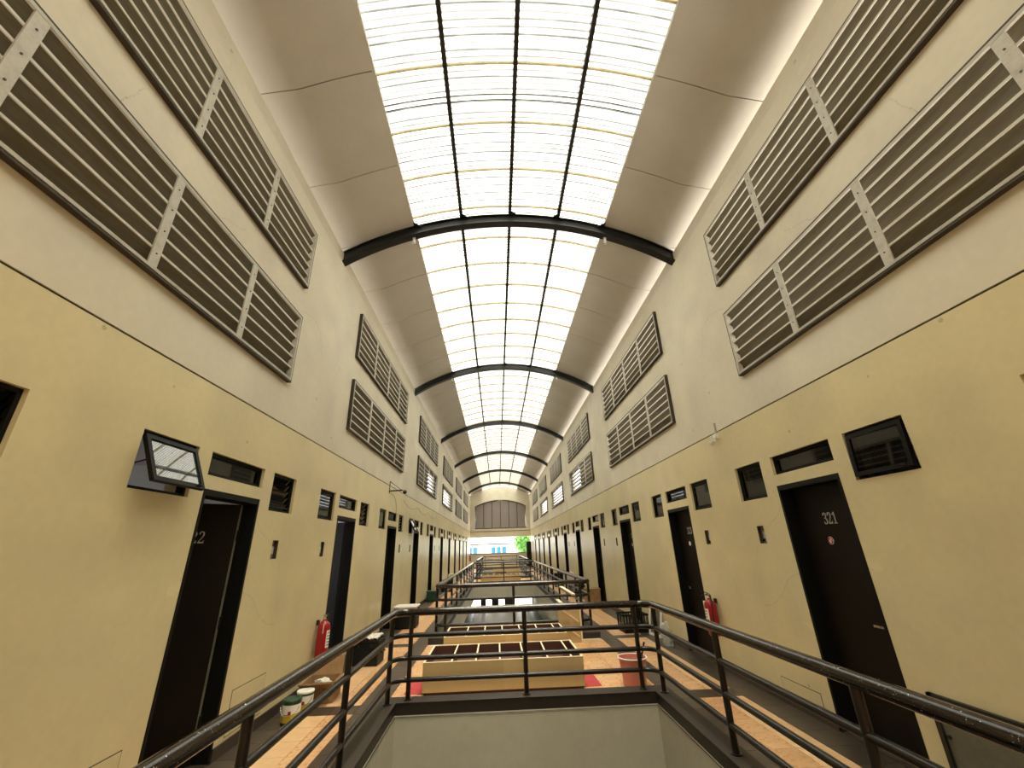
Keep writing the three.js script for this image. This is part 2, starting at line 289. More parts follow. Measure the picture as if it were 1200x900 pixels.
function doorUnit(side, sx, i) {
  const k = -i * S, z0 = DOOR[0] + k, z1 = DOOR[1] + k, w = Math.abs(z1 - z0), rank = i < 0 ? 'the nearest' : `the ${ord[i]}`;
  const where = i < 0 ? `on the ${side} wall beside the camera` : side === 'right' && i === 0 ? 'in the right wall, numbered 321' : `in the ${side} wall, ${ord[i]} in line`;
  const openL = side === 'left' && i === 0, openFull = side === 'left' && i === 1;
  const g = struct(`door_${++nDoor}`, openL ? 'black door standing ajar below the open awning window, left wall' : openFull ? 'doorway with grey room beyond, beside the left fire extinguisher' : `closed black door ${where}`, 'door', wall(sx, (z0 + z1) / 2, 0));
  const dir = sx < 0 ? 1 : -1; // local x towards the far end
  add(g, 'door_frame', join(B(-w / 2, -w / 2 + 0.03, 0, DT, -0.17, 0.004), B(w / 2 - 0.03, w / 2, 0, DT, -0.17, 0.004), B(-w / 2 + 0.03, w / 2 - 0.03, DT - 0.05, DT, -0.17, 0.004)), M.frame);
  add(g, 'threshold', B(-w / 2, w / 2, 0, 0.01, -0.2, 0.004), M.dark[1]);
  const lw = w - 0.075, lh = DT - 0.06;
  const hingeFar = side === 'left' ? true : i % 2 === 0;
  const hx = (hingeFar ? dir : -dir) * (w / 2 - 0.034 - (openL ? 0.012 : 0)), q = hingeFar ? -dir : dir; // q: from hinge to lock
  const leaf = new THREE.Group(); leaf.name = 'leaf'; leaf.position.set(hx, 0, -0.13); g.add(leaf);
  const a = openL ? 0.82 : openFull ? 1.92 : 0; leaf.rotation.y = q > 0 ? a : -a;
  add(leaf, 'door_leaf', rbx(lw, lh, 0.04, 0.003, 1), M.doorLeaf, [q * lw / 2, lh / 2 + 0.005, -0.02]);
  const hxp = q * (lw - 0.07);
  add(leaf, 'handle', join(B(hxp - 0.02, hxp + 0.02, 0.86, 0.98, 0, 0.008), new THREE.CylinderGeometry(0.009, 0.009, 0.04, 10).rotateX(Math.PI / 2).translate(hxp, 0.92, 0.025), B(Math.min(hxp, hxp - q * 0.12), Math.max(hxp, hxp - q * 0.12), 0.911, 0.929, 0.038, 0.05)), M.chrome);
  if (openL) add(leaf, 'edge_strip', B(-0.002, 0.014, 0.1, lh, -0.002, 0.002), M.greyBox, [q > 0 ? 0 : -0.012, 0, 0.002]);  // grey strip imitates the line of room light at the hinge edge
  if (openL) for (const y of [0.3, 1.05, 1.8]) add(leaf, 'hinge', cyl(0.012, 0.012, 0.1, 10), M.frame, [-q * 0.006, y, 0.004]);
  const label = numbers[side][i + 1];
  if (label && i >= 0 && !openFull) {
    const n = text(label, 0.105, font, 0.72, 0.004);
    add(leaf, 'door_number', n, M.numeral, [q * lw / 2 + (openL ? dir * 0.05 : 0.02), 1.79, 0.001]);
    if (!openL) add(leaf, 'sticker', cyl(0.035, 0.035, 0.002, 24), M.white, [q * lw / 2 - 0.05 * dir * -1, 1.59, 0.001], [Math.PI / 2, 0, 0]);
    if (!openL && i === 0) { add(leaf, 'sticker_ring', new THREE.TorusGeometry(0.026, 0.005, 6, 24), M.red, [q * lw / 2 + 0.05 * dir, 1.59, 0.003]); add(leaf, 'sticker_bar', bx(0.05, 0.008, 0.002), M.red, [q * lw / 2 + 0.05 * dir, 1.59, 0.003], [0, 0, -0.78]); }
  }
  const dn = i < 0 ? `the unseen door nearest the camera` : side === 'right' && i === 0 ? 'door 321' : `the ${ord[i]} door`;
  const on = side === 'right' && i === 0 ? '' : ` on the ${side} wall`;
  const nearOpen = side === 'left' && i === 0 ? 0.41 : side === 'left' && i === 3 ? 0.5 : side === 'right' && i === 0 ? 0.07 : 0;
  smallWindow('awning', sx, NEAR[0] + k, NEAR[1] + k, WB, WT, `${nearOpen > 0.2 ? 'propped-open' : nearOpen ? 'slightly ajar' : 'closed'} black awning window just before ${dn}${on}`, nearOpen);
  smallWindow('fixed', sx, DOOR[0] + k, DOOR[1] + k, TB, WT, `low black transom window above ${dn}${on}`);
  smallWindow(side === 'left' ? 'jalousie' : 'fixed', sx, FAR[0] + k, FAR[1] + k, WB, WT, `${side === 'left' ? 'narrow black jalousie window' : 'narrow dark side window'} just beyond ${dn}${on}`);
}
for (const i of UNITS) { doorUnit('left', -1, i); doorUnit('right', 1, i); }

// ------------------------------------------------------------------ clerestory louvre windows
{
  const w = Math.abs(LOUV[1] - LOUV[0]), pw = w / 4, rows = 6;
  const bladeG = (L, tilt) => memo('bl' + f3(L, tilt), () => new THREE.BoxGeometry(L, tilt < 0 ? 0.12 : 0.18, 0.006).rotateX(tilt)); // inner edge high, outer edge low
  for (const [side, sx] of [['left', -1], ['right', 1]]) for (const b of BAYS) for (const [lv, [y0, y1]] of [['lower', LOW], ['upper', UPP]]) {
    const h = y1 - y0, g = struct(`window_${++nWin}`, `${lv} clerestory louvre window of the ${ord[b]} roof bay on the ${side} wall`, 'window', wall(sx, (LOUV[0] + LOUV[1]) / 2 - b * P, (y0 + y1) / 2));
    add(g, 'shade_surround', frameGeo(w + 0.03, h + 0.03, 0.018, 0.15, 0.05), M.recess);  // dark faces paint in the shade under and beside the proud frame
    add(g, 'window_frame', frameGeo(w - 0.008, h - 0.008, 0.024, 0.06, 0.054), M.alu);
    for (let m = 1; m < 4; m++) { const mu = add(g, 'mullion', bx(0.075, h - 0.05, 0.012), M.alu, [-w / 2 + m * pw, 0, 0.046]); if (b === 0) for (const yy of [-0.3, -0.1, 0.1, 0.3]) add(mu, 'bolt', cyl(0.006, 0.006, 0.006, 8), M.steel, [0, yy, 0.008], [Math.PI / 2, 0, 0]); }
    const ih = h - 0.05, rh = ih / rows;
    for (let m = 0; m < 4; m++) { const L = pw - (m === 0 || m === 3 ? 0.008 : 0.001), cx = -w / 2 + (m + 0.5) * pw + (m === 0 ? 0.003 : m === 3 ? -0.003 : 0);
      for (let r = 0; r < rows; r++) {
        const yb = -ih / 2 + (r + 0.5) * rh;
        const farSide = sx < 0 ? m : 3 - m, opened = lv === 'lower' && (b === 3 || (b === 2 && farSide >= 2) || (sx > 0 && b === 4)), bl = add(g, 'blade', bladeG(L, opened ? -0.42 : 0.78), M.blade, [cx, yb + 0.004, -0.03]);
        if (r < rows - 1) add(bl, 'blade_lip', bx(L, 0.017, 0.014), M.lip, opened ? [0, -0.05, 0.03] : [0, 0.066, 0.064]);
      } }
  }
}

// ------------------------------------------------------------------ floor: walkways, bridges, kerbs, tiles
const VOIDS = [[-0.95, -5.4], [-9.05, -22.0], [-25.7, -37.2]];
const BR = [[ZB, -0.95], [-5.4, -9.05], [-22.0, -25.7], [-37.2, ZF]];
const floor = struct('floor', 'gallery floor of orange and dark brown tiles on beige slabs', 'floor');
for (const sx of [-1, 1]) add(floor, 'walkway_slab', B(sx * 1.42, sx * (W + 0.0), -0.62, -0.012, ZB, ZF), M.slab);
for (const [a, b] of BR) add(floor, 'bridge_slab', B(-1.42, 1.42, -0.62, -0.012, a, b), M.slab);
{
  const near = [], rest = { orange: [], dark: [] };
  const put = (x0, x1, z0, z1, kind) => near.push([x0, x1, z0, z1, kind]);
  for (const sx of [-1, 1]) {
    const cols = [[1.6, 1.88, 'dark'], [1.88, 2.15, 'orange'], [2.15, 2.42, 'pale'], [2.42, W, 'dark']];
    const rows = [];
    for (let k = 0; k < 14; k++) rows.push([-5.47 + 0.315 * k, -5.47 + 0.315 * (k + 1), 0]);
    rows.push([-5.74, -5.47, 1]); for (let k = 0; k < 9; k++) rows.push([-8.7 + k * 0.32889, -8.7 + (k + 1) * 0.32889, 0]); rows.push([-8.97, -8.7, 1]);
    for (const [a, b, band] of rows) for (const [c, d, kind] of cols) put(sx > 0 ? c : -d, sx > 0 ? d : -c, a, b, band ? 'dark' : kind);
    for (let z = -8.97, k = 0; z > ZF + 0.3; z -= 0.315, k++) for (const [c, d, kind] of cols) rest[kind === 'dark' ? 'dark' : 'orange'].push([sx > 0 ? c : -d, sx > 0 ? d : -c, z - 0.315, z]);
    for (let z = -5.47 + 0.315 * 14, k = 0; z < ZB - 0.3; z += 0.315, k++) for (const [c, d, kind] of cols) rest[kind === 'dark' ? 'dark' : 'orange'].push([sx > 0 ? c : -d, sx > 0 ? d : -c, z, z + 0.315]);
  }
  for (let r = 0; r < 8; r++) for (let c = 0; c < 10; c++) { const a = -5.74 - r * 0.37, b = a - 0.37; put(-1.6 + c * 0.32, -1.28 + c * 0.32, b, a, 'orange'); }
  for (const [za, zb] of [[-22.3, -25.4], [-37.5, ZF], [ZB, -0.65]]) { const n = Math.round(Math.abs(zb - za) / 0.32), s = (za - zb) / n; for (let r = 0; r < n; r++) for (let c = 0; c < 10; c++) rest.orange.push([-1.6 + c * 0.32, -1.28 + c * 0.32, za - (r + 1) * s, za - r * s]); }
  near.forEach(([x0, x1, z0, z1, kind]) => {
    const m = kind === 'dark' ? M.dark[rnd() < 0.5 ? 0 : 1] : kind === 'pale' ? M.pale : M.orange[Math.floor(rnd() * 3)];
    add(floor, 'tile', bx(x1 - x0 - 0.004, 0.012, z1 - z0 - 0.004), m, [(x0 + x1) / 2, -0.006, (z0 + z1) / 2]);
  });
  for (const kind of ['orange', 'dark']) { const m = add(floor, 'distant_tiles', join(rest[kind].map(([x0, x1, z0, z1]) => B(x0 + 0.002, x1 - 0.002, -0.012, 0, z0 + 0.002, z1 - 0.002))), kind === 'dark' ? M.dark[0] : M.orange[0]); m.userData.kind = 'stuff'; }
}
VOIDS.forEach(([a, b], v) => {
  const s = new THREE.Shape(); s.moveTo(-1.6, a + 0.2); s.lineTo(1.6, a + 0.2); s.lineTo(1.6, b - 0.2); s.lineTo(-1.6, b - 0.2); s.closePath();
  const h = new THREE.Path(); h.moveTo(-1.415, a - 0.005); h.lineTo(1.415, a - 0.005); h.lineTo(1.415, b + 0.005); h.lineTo(-1.415, b + 0.005); h.closePath(); s.holes.push(h);
  // shape y = z in the world: rotate +90 about x turns y into z and extrusion into -y
  const g = new THREE.ExtrudeGeometry(s, { depth: 0.115, bevelEnabled: true, bevelSize: 0.006, bevelThickness: 0.006, bevelSegments: 1 }).rotateX(Math.PI / 2).translate(0, 0.094, 0);
  const k = struct(`trim_${v + 1}`, `dark brown raised kerb around the ${ord[v]} floor opening`, 'kerb'); add(k, 'kerb', g, M.kerb);
});

// ------------------------------------------------------------------ railings
function loop(x, za, zb, r, n = 6) { // rounded rectangle, points in order
  const c = [[x - r, za - r, 0], [-x + r, za - r, Math.PI / 2], [-x + r, zb + r, Math.PI], [x - r, zb + r, Math.PI * 1.5]], out = [];
  for (const [cx, cz, a0] of c) for (let i = 0; i <= n; i++) { const a = a0 + (i / n) * Math.PI / 2; out.push([cx + r * Math.cos(a), cz + r * Math.sin(a)]); }
  const dense = []; out.forEach((p, i) => { const q = out[(i + 1) % out.length], d = Math.hypot(q[0] - p[0], q[1] - p[1]), m = Math.max(1, Math.round(d / 0.8)); for (let k = 0; k < m; k++) dense.push([p[0] + (q[0] - p[0]) * k / m, p[1] + (q[1] - p[1]) * k / m]); });
  return dense;
}
VOIDS.forEach(([a, b], v) => {
  const za = a + 0.1, zb = b - 0.1, path = loop(1.5, za, zb, 0.16), at = (y) => path.map(([x, z]) => [x, y, z]);
  const g = thing('railing', `dark brown tube railing around the ${ord[v]} floor opening from the camera`, 'railing');
  add(g, 'top_rail', sweep(at(0.945), 0.04, 14, true), M.rail);
  for (const y of [0.71, 0.485, 0.28]) add(g, 'mid_rail', sweep(at(y), 0.025, 10, true), M.bar);
  const L = Math.abs(b - a) + 0.2 - 0.28, n = Math.round(L / 1.42), st = L / n;
  const post = memo('post', () => join(new THREE.CylinderGeometry(0.026, 0.026, 0.85, 12).translate(0, 0.52, 0), new THREE.CylinderGeometry(0.045, 0.045, 0.008, 14).translate(0, 0.104, 0)));
  for (const sx of [-1, 1]) for (let i = 0; i <= n; i++) add(g, 'post', post, M.bar, [sx * 1.5, 0, za - 0.14 - i * st]);
  for (const z of [za, zb]) for (const x of [-1.31, 0, 1.31]) add(g, 'post', post, M.bar, [x, 0, z]);
});

// ------------------------------------------------------------------ lower storey seen through the openings
{
  const g = struct('floor_lower', 'grey polished floor of the storey below', 'floor');
  add(g, 'floor_surface', B(-W, W, -3.15, -3.05, ZB, ZF), M.lower);
  for (const x of [-2.3, -1.3, 1.3, 2.3]) add(g, 'floor_band', B(x - 0.17, x + 0.17, -3.05, -3.047, ZB, ZF), M.dark[0]);
  const e = struct('wall_lower_end', 'end wall of the lower storey with daylight doorways', 'wall');
  const xs = [[-W, -2.62], [-1.8, -1.35], [-0.85, -0.25], [0.25, 1.15], [2.65, W]];
  for (const [a, b] of xs) add(e, 'pier', B(a, b, -3.05, -0.62, ZF, ZF - 0.2), M.dark[1]);
  add(e, 'beam', B(-W, W, -1.0, -0.62, ZF - 0.002, ZF - 0.198), M.slab);
  add(struct('wall_lower_back', 'wall of the lower storey behind the camera', 'wall'), 'plaster', B(-W, W, -3.05, -0.62, ZB - 0.2, ZB), M.slab);
}

// ------------------------------------------------------------------ vaulted ceiling, skylight, arches
const XS = 1.63;
const ceilY = (x, off = 0) => { const ax = Math.abs(x), xe = 2.42; return ax <= xe ? vy(ax, off) : vy(xe, off) - (ax - xe) * 0.2 - (ax - xe) ** 2 * 0.05; };
const ceiling = struct('ceiling', 'vaulted ceiling of plain panels on both sides of the skylight', 'ceiling');
{
  const L = P / 5, gR = arcSlab(XS, 3.3, 0, 0.016, 0, -(L - 0.012), 14, ceilY), gL = arcSlab(-3.3, -XS, 0, 0.016, 0, -(L - 0.012), 14, ceilY);
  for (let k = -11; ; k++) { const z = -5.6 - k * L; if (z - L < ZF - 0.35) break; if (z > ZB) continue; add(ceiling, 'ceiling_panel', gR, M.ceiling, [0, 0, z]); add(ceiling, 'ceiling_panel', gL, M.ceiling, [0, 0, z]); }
  const zl = -5.6 - 27 * L;
  for (const sx of [-1, 1]) add(ceiling, 'roof_deck', arcSlab(sx > 0 ? XS + 0.01 : -3.32, sx > 0 ? 3.32 : -XS - 0.01, 0.017, 0.06, ZB, ZF - 0.2, 14, ceilY), M.deck);
}
{
  const sk = struct('skylight', 'translucent corrugated skylight along the crown of the vault', 'skylight');
  const pitch = 0.75, nc = 10, x1 = XS + 0.12;
  const g = strip((u, v) => { const x = -x1 + 2 * x1 * u, z = -(pitch + 0.075) * v; return [x, vy(x, 0.085 + 0.01 * Math.cos((z / pitch) * nc * 2 * Math.PI)), z]; }, 20, 88);
  const lg = arcSlab(-x1, x1, 0.04, 0.07, 0, -0.022, 24);
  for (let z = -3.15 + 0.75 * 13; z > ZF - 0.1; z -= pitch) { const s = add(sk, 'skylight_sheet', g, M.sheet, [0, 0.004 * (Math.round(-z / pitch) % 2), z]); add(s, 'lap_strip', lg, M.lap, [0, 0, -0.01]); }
  const beams = [-0.84, 0, 0.84];
  for (const x of beams) {
    const p = thing('roof_purlin', `black steel purlin under the skylight, ${x < 0 ? 'left' : x > 0 ? 'right' : 'middle'} of three`, 'purlin', { kind: 'structure' });
    add(p, 'purlin', B(x - 0.026, x + 0.026, vy(x) + 0.0, vy(x) + 0.065, ZB, ZF), M.steel);
  }
  for (const sx of [-1, 1]) { const p = thing('roof_purlin', `steel edge angle along the ${sx < 0 ? 'left' : 'right'} side of the skylight`, 'purlin', { kind: 'structure' }); add(p, 'edge_angle', B(sx * XS, sx * (XS + 0.03), vy(XS) + 0.0, vy(XS) + 0.07, ZB, ZF), M.ceiling); }
  for (let k = -1; k <= 5; k++) {
    const z = -5.6 - k * P, a = thing('roof_arch', `black curved steel roof beam${k < 0 ? ' behind the camera' : `, ${ord[k]} from the camera`}`, 'roof beam', { kind: 'structure' });
    add(a, 'web', arcSlab(-W + 0.002, W - 0.002, -0.15, 0.0, z + 0.035, z - 0.035, 40), M.steel);
    add(a, 'flange', arcSlab(-W + 0.002, W - 0.002, -0.168, -0.15, z + 0.07, z - 0.07, 40), M.steel);
    add(a, 'flange', arcSlab(-W + 0.002, W - 0.002, -0.018, -0.001, z + 0.07, z - 0.07, 40), M.steel);
    for (const x of [-XS, -0.84, 0, 0.84, XS]) for (const d of [1]) { const s = new THREE.Shape(); s.moveTo(0, 0); s.lineTo(0.13, 0); s.lineTo(0, 0.1); s.closePath(); add(a, 'gusset', new THREE.ExtrudeGeometry(s, { depth: 0.012, bevelEnabled: false }).rotateX(Math.PI / 2), M.steel, [x, vy(x) - 0.002, z + 0.06 * d], [0, x > 0.5 ? Math.PI * 0 : 0, 0]); if (x >= 0.5) a.children[a.children.length - 1].scale.x = -1; }
    if (k >= 0) for (const sx of [-1, 1]) {
      const l = thing('hanging_lamp', `small bare lamp holder under the ${ord[k]} roof beam, ${sx < 0 ? 'left' : 'right'} skylight edge`, 'lamp', { at: [sx * 1.64, vy(1.64) - 0.17, z - 0.03], group: 'lamp holders under the roof beams' });
      add(l, 'bracket', rbx(0.05, 0.03, 0.05, 0.006), M.alu, [0, -0.012, 0]); add(l, 'socket', cyl(0.018, 0.026, 0.06, 14), M.white, [0, -0.055, 0]); add(l, 'bulb', new THREE.SphereGeometry(0.03, 14, 10), M.clear, [0, -0.105, 0]);
    }
  }
  [-3.53, -3.6].forEach((z, i) => { const c = thing('roof_cable', `thin dark wire crossing under the skylight, ${i ? 'farther' : 'nearer'} of a close pair`, 'wire'); const pts = []; for (let q = 0; q <= 24; q++) { const x = -XS + 2 * XS * q / 24; pts.push([x, vy(x) + 0.045, z]); } add(c, 'wire', sweep(pts, 0.006, 6), M.steel); });
}

// ------------------------------------------------------------------ far end wall, arched shutter, opening to the street
{
  const cx = 0.03, s = new THREE.Shape();
  const outer = []; for (let i = 0; i <= 30; i++) { const x = W - (2 * W * i) / 30; outer.push([x, ceilY(x) - 0.004]); }
  s.moveTo(-W, 2.5); s.lineTo(W, 2.5); outer.forEach(([x, y]) => s.lineTo(x, y)); s.closePath();
  const arch = []; const hw = 2.33, R0 = (hw * hw + 0.55 * 0.55) / (2 * 0.55); for (let i = 0; i <= 24; i++) { const x = hw - (2 * hw * i) / 24; arch.push([x, 5.74 - R0 + Math.sqrt(R0 * R0 - x * x)]); }
  const h = new THREE.Path(); h.moveTo(cx - hw, 3.27); h.lineTo(cx + hw, 3.27); arch.forEach(([x, y]) => h.lineTo(cx + x, y)); h.closePath(); s.holes.push(h);
  const w = struct('wall_end', 'cream gable wall at the far end above the street opening', 'wall');
  add(w, 'gable', new THREE.ExtrudeGeometry(s, { depth: 0.2, bevelEnabled: false }).translate(0, 0, ZF - 0.2), M.cream);
  add(w, 'parapet', B(-W, W, -0.62, 1.13, ZF, ZF - 0.15), M.slab);
  add(w, 'parapet_coping', B(-W, W, 1.13, 1.17, ZF + 0.02, ZF - 0.17), M.kerb);
  add(w, 'ledge', B(-W, W, 3.0, 3.03, ZF + 0.03, ZF), M.kerb);
  const v = struct(`window_${++nWin}`, 'large arched grey-brown louvre shutter in the far gable', 'window', { at: [cx, 0, ZF] });
  const top = (x) => 5.74 - R0 + Math.sqrt(R0 * R0 - x * x);
  const rim = [[-hw, 3.27], [hw, 3.27], ...arch].map(([x, y]) => [x, y, -0.02]); add(v, 'window_frame', sweep(rim, 0.045, 8, true), M.recess);
  for (const x of [-1.55, -0.78, 0, 0.78, 1.55]) add(v, 'mullion', B(x - 0.02, x + 0.02, 3.27, top(x), -0.06, -0.02), M.recess);
  for (let y = 3.32; y < 5.68; y += 0.085) { let half = hw; if (y > top(hw)) half = Math.sqrt(Math.max(0, R0 * R0 - (y - 5.74 + R0) ** 2)); if (half > 0.15) add(v, 'slat', bx(2 * half - 0.04, 0.1, 0.012), M.shutter, [0, y + 0.03, -0.07], [-0.5, 0, 0]); }
  const o = struct(`window_${++nWin}`, 'wide open street window with thin steel bars below the far gable', 'window', { at: [0, 0, ZF - 0.06] });
  for (const x of [-2.5, -2.1, -1.0, -0.5, 0.0, 0.5]) add(o, 'bar', B(x - 0.012, x + 0.012, 1.17, 2.5, -0.012, 0.012), M.steel);
  add(o, 'rail_bar', B(-W, 1.3, 1.86, 1.885, -0.012, 0.012), M.steel);
  add(struct('wall_back', 'plain cream wall behind the camera', 'wall'), 'plaster', B(-W, W, 0, 7.0, ZB, ZB + 0.2), M.cream);
}

// ------------------------------------------------------------------ flanking rooms and outdoors
{
  for (const [side, sx] of [['left', -1], ['right', 1]]) {
    const r = struct(`roof_${side}`, `unseen flat roof over the rooms along the ${side} side, outside`, 'roof');
    add(r, 'roof_slab', B(sx * (W + T), sx * 7.2, 3.05, 3.3, ZB, ZF), sx > 0 ? M.bounceRoof : M.dimRoof);  // unseen roofs: pale on the right, dark on the left, to set the eave glow
    const w = struct(`wall_outer_${side}`, `outer wall of the rooms along the ${side} side`, 'wall');
    const sh = new THREE.Shape(); sh.moveTo(-ZB, -3.05); sh.lineTo(-ZF, -3.05); sh.lineTo(-ZF, 3.05); sh.lineTo(-ZB, 3.05); sh.closePath();
    if (sx < 0) { sh.holes.push(rectHole(-3.2, -4.6, 1.1, 2.0)); sh.holes.push(rectHole(-5.8, -8.4, 0.4, 2.5)); }
    add(w, 'plaster', new THREE.ExtrudeGeometry(sh, { depth: 0.15, bevelEnabled: false }).rotateY(Math.PI / 2).translate(sx > 0 ? 6.85 : -7.0, 0, 0), M.concrete);
    for (const z of [ZB, ZF + 0.15]) add(w, 'return', B(sx * (W + T), sx * 6.85, -3.05, 3.05, z, z - 0.15), M.concrete);
  }
  // the two open rooms on the left
  const x0 = -W - T, x1 = -6.85;
  [[-2.45, -5.5], [-5.55, -8.65]].forEach(([a, b], i) => {
    const g = struct(`wall_room_${i + 1}`, `grey painted room behind the ${i ? 'second' : 'first'} door on the left`, 'room');
    add(g, 'room_floor', B(x0, x1, -0.05, 0, a, b), M.lower); add(g, 'room_ceiling', B(x0, x1, 2.75, 2.8, a, b), M.room);
    add(g, 'partition', B(x0, x1, 0, 2.75, a, a + 0.04), M.room); add(g, 'partition', B(x0, x1, 0, 2.75, b, b - 0.04), M.room);
    add(g, 'lining', join(B(x1 + 0.0, x1 + 0.02, 0, i ? 0.4 : 1.1, a, b), B(x1, x1 + 0.02, i ? 2.5 : 2.0, 2.75, a, b)), M.room);
  });
  const gr = struct('ground', 'pale sunlit ground outside the building', 'ground'); add(gr, 'ground_surface', B(-90, 90, -3.4, -3.2, 40, -130), M.concrete);
  // building across the street
  const b = thing('apartment_building', 'white building with blue windows seen through the far opening', 'building', { at: [0, -3.2, -62] });
  add(b, 'facade', B(-16, 16, 0, 13, -6, 0), M.facade); add(b, 'cornice', B(-16, 16, 5.25, 5.35, 0, 0.15), M.kerb);
  for (const [xa, xb, n] of [[-9.5, -6.5, 3], [-4.45, -3.05, 2], [-1.2, 1.0, 3], [5.5, 8.5, 3], [10, 13, 3]]) for (const [ya, yb] of [[3.95, 4.95], [7.0, 8.4]]) for (let k = 0; k < n; k++) {
    const w = (xb - xa) / n, x = xa + (k + 0.5) * w, f = add(b, 'window', frameGeo(w - 0.06, yb - ya, 0.05, 0.06, 0.05), M.white, [x, (ya + yb) / 2, 0]); add(f, 'pane', bx(w - 0.16, yb - ya - 0.1, 0.02), M.blueGlass, [0, 0, 0.01]);
  }
  const t = thing('tree', 'leafy green tree outside the far opening', 'tree', { at: [2.75, -3.2, -51] });
  add(t, 'trunk', sweep([[0, 0, 0], [0.05, 1.5, 0], [0, 3, 0.1], [0.1, 4.6, 0]], 0.12, 8), M.bark);
  const leaves = []; const lg = new THREE.PlaneGeometry(0.22, 0.13);
  for (let i = 0; i < 1500; i++) { const a = rnd() * 6.283, q = Math.acos(2 * rnd() - 1), r = Math.cbrt(rnd()), bl = (i % 3 - 1) * 0.35; leaves.push(lg.clone().rotateX(rnd() * 6).rotateY(rnd() * 6).rotateZ(rnd() * 6).translate(bl + 0.75 * r * Math.sin(q) * Math.cos(a), 5.0 + (i % 4) * 0.22 + 1.1 * r * Math.cos(q), 0.75 * r * Math.sin(q) * Math.sin(a))); }
  const cr = add(t, 'crown', join(leaves), M.leaf); cr.userData.kind = 'stuff';
}

// ------------------------------------------------------------------ things on the bridge
function shelfUnit(x0, x1, zf, zb, h, label) { // a shelf unit lying on its back, compartments open upwards
  const g = thing('shelf_unit', label, 'shelf', { at: [(x0 + x1) / 2, 0, zf], group: 'shelf units lying on the bridge' }), w = x1 - x0, d = Math.abs(zb - zf), t = 0.022;
  add(g, 'front_board', B(-w / 2, w / 2, 0.03, h, 0, -t), M.ply); add(g, 'back_board', B(-w / 2, w / 2, 0.03, h, -d + t, -d), M.ply);
  add(g, 'plinth', B(-w / 2 + 0.02, w / 2 - 0.02, 0, 0.03, -0.02, -d + 0.02), M.maroon);
  for (const s of [-1, 1]) add(g, 'side_board', B(s * (w / 2), s * (w / 2 - t), 0.03, h, -t, -d + t), M.ply);
  add(g, 'bottom', B(-w / 2 + t, w / 2 - t, h - 0.15, h - 0.135, -t, -d + t), M.maroon);
  for (let k = 0; k < 6; k++) add(g, 'divider', B(-w / 2 + 0.345 + k * 0.297 - 0.009, -w / 2 + 0.345 + k * 0.297 + 0.009, h - 0.135, h - 0.004, -t, -d + t), M.maroon);
  for (const [a, b] of [[0, -t], [-d + t, -d]]) add(g, 'edge_strip', B(-w / 2, w / 2, h, h + 0.004, a, b), M.plyEdge);
  for (const s of [-1, 1]) add(g, 'edge_strip', B(s * w / 2, s * (w / 2 - t), h, h + 0.004, -t, -d + t), M.plyEdge);
  for (let k = 0; k < 6; k++) add(g, 'edge_strip', B(-w / 2 + 0.345 + k * 0.297 - 0.009, -w / 2 + 0.345 + k * 0.297 + 0.009, h - 0.004, h + 0.004, -t, -d + t), M.plyEdge);
  add(g, 'lining', join(B(-w / 2 + t, w / 2 - t, h - 0.135, h - 0.006, -d + t, -d + t + 0.004), B(-w / 2 + t, -w / 2 + t + 0.004, h - 0.135, h - 0.006, -t, -d + t), B(w / 2 - t - 0.004, w / 2 - t, h - 0.135, h - 0.006, -t, -d + t)), M.maroon);
  return g;
}
{
  const mat = thing('floor_cloth', 'red cloth spread on the tiles under the nearer shelf unit', 'cloth'); add(mat, 'cloth', strip((u, v) => [-1.46 + 2.42 * u, 0.004 + 0.003 * Math.sin(u * 40) * Math.cos(v * 9), -6.62 + 0.6 * v], 40, 8), M.redCloth);
  shelfUnit(-1.23, 0.74, -5.95, -6.92, 0.335, 'beige wooden shelf unit lying on its back, nearer of two on bridge');
  shelfUnit(-1.18, 0.8, -7.62, -8.5, 0.31, 'beige wooden shelf unit lying on its back, farther of two on bridge');
  const p = thing('plywood_panel', 'upright beige plywood panel with slanting battens beside the shelf units', 'panel', { at: [0.99, 0, -8.48] });
  add(p, 'sheet', B(-0.2, 0.21, 0, 0.58, 0, -0.018), M.ply);
  for (const [xa, ya, xb, yb] of [[-0.17, 0.56, 0.16, 0.33], [-0.04, 0.24, 0.17, 0.09]]) add(p, 'batten', bx(Math.hypot(xb - xa, yb - ya), 0.022, 0.012), M.plyEdge, [(xa + xb) / 2, (ya + yb) / 2, 0.006], [0, 0, Math.atan2(yb - ya, xb - xa)]);
  add(p, 'edge_post', B(0.19, 0.215, 0, 0.58, 0.012, 0), M.plyEdge);
  [[1.13, 0.748, -9.55, 1.7], [0.99, 0.522, -9.3, 1.5]].forEach(([x, y, z, L], i) => { const q = thing('timber_plank', `pale timber plank pushed through the second railing, ${i ? 'lower' : 'upper'} one`, 'plank', { at: [x, y, z] }); add(q, 'plank', bx(0.07, 0.024, L), M.plyEdge); });
  const s2 = shelfUnit(-1.15, 0.85, -22.9, -23.8, 0.33, 'beige wooden shelf unit lying on the far second bridge'); s2.userData.group = 'shelf units lying on the bridge';
  const c2 = thing('wooden_box', 'open beige wooden box on the far second bridge', 'box', { at: [0.2, 0, -24.6] });
  add(c2, 'box_wall', join(B(-0.75, 0.75, 0, 0.5, 0, -0.02), B(-0.75, 0.75, 0, 0.5, -0.5, -0.48), B(-0.75, -0.73, 0, 0.5, -0.02, -0.48), B(0.73, 0.75, 0, 0.5, -0.02, -0.48)), M.ply); add(c2, 'slot', B(-0.62, -0.05, 0.28, 0.4, 0.004, 0), M.maroon);
}

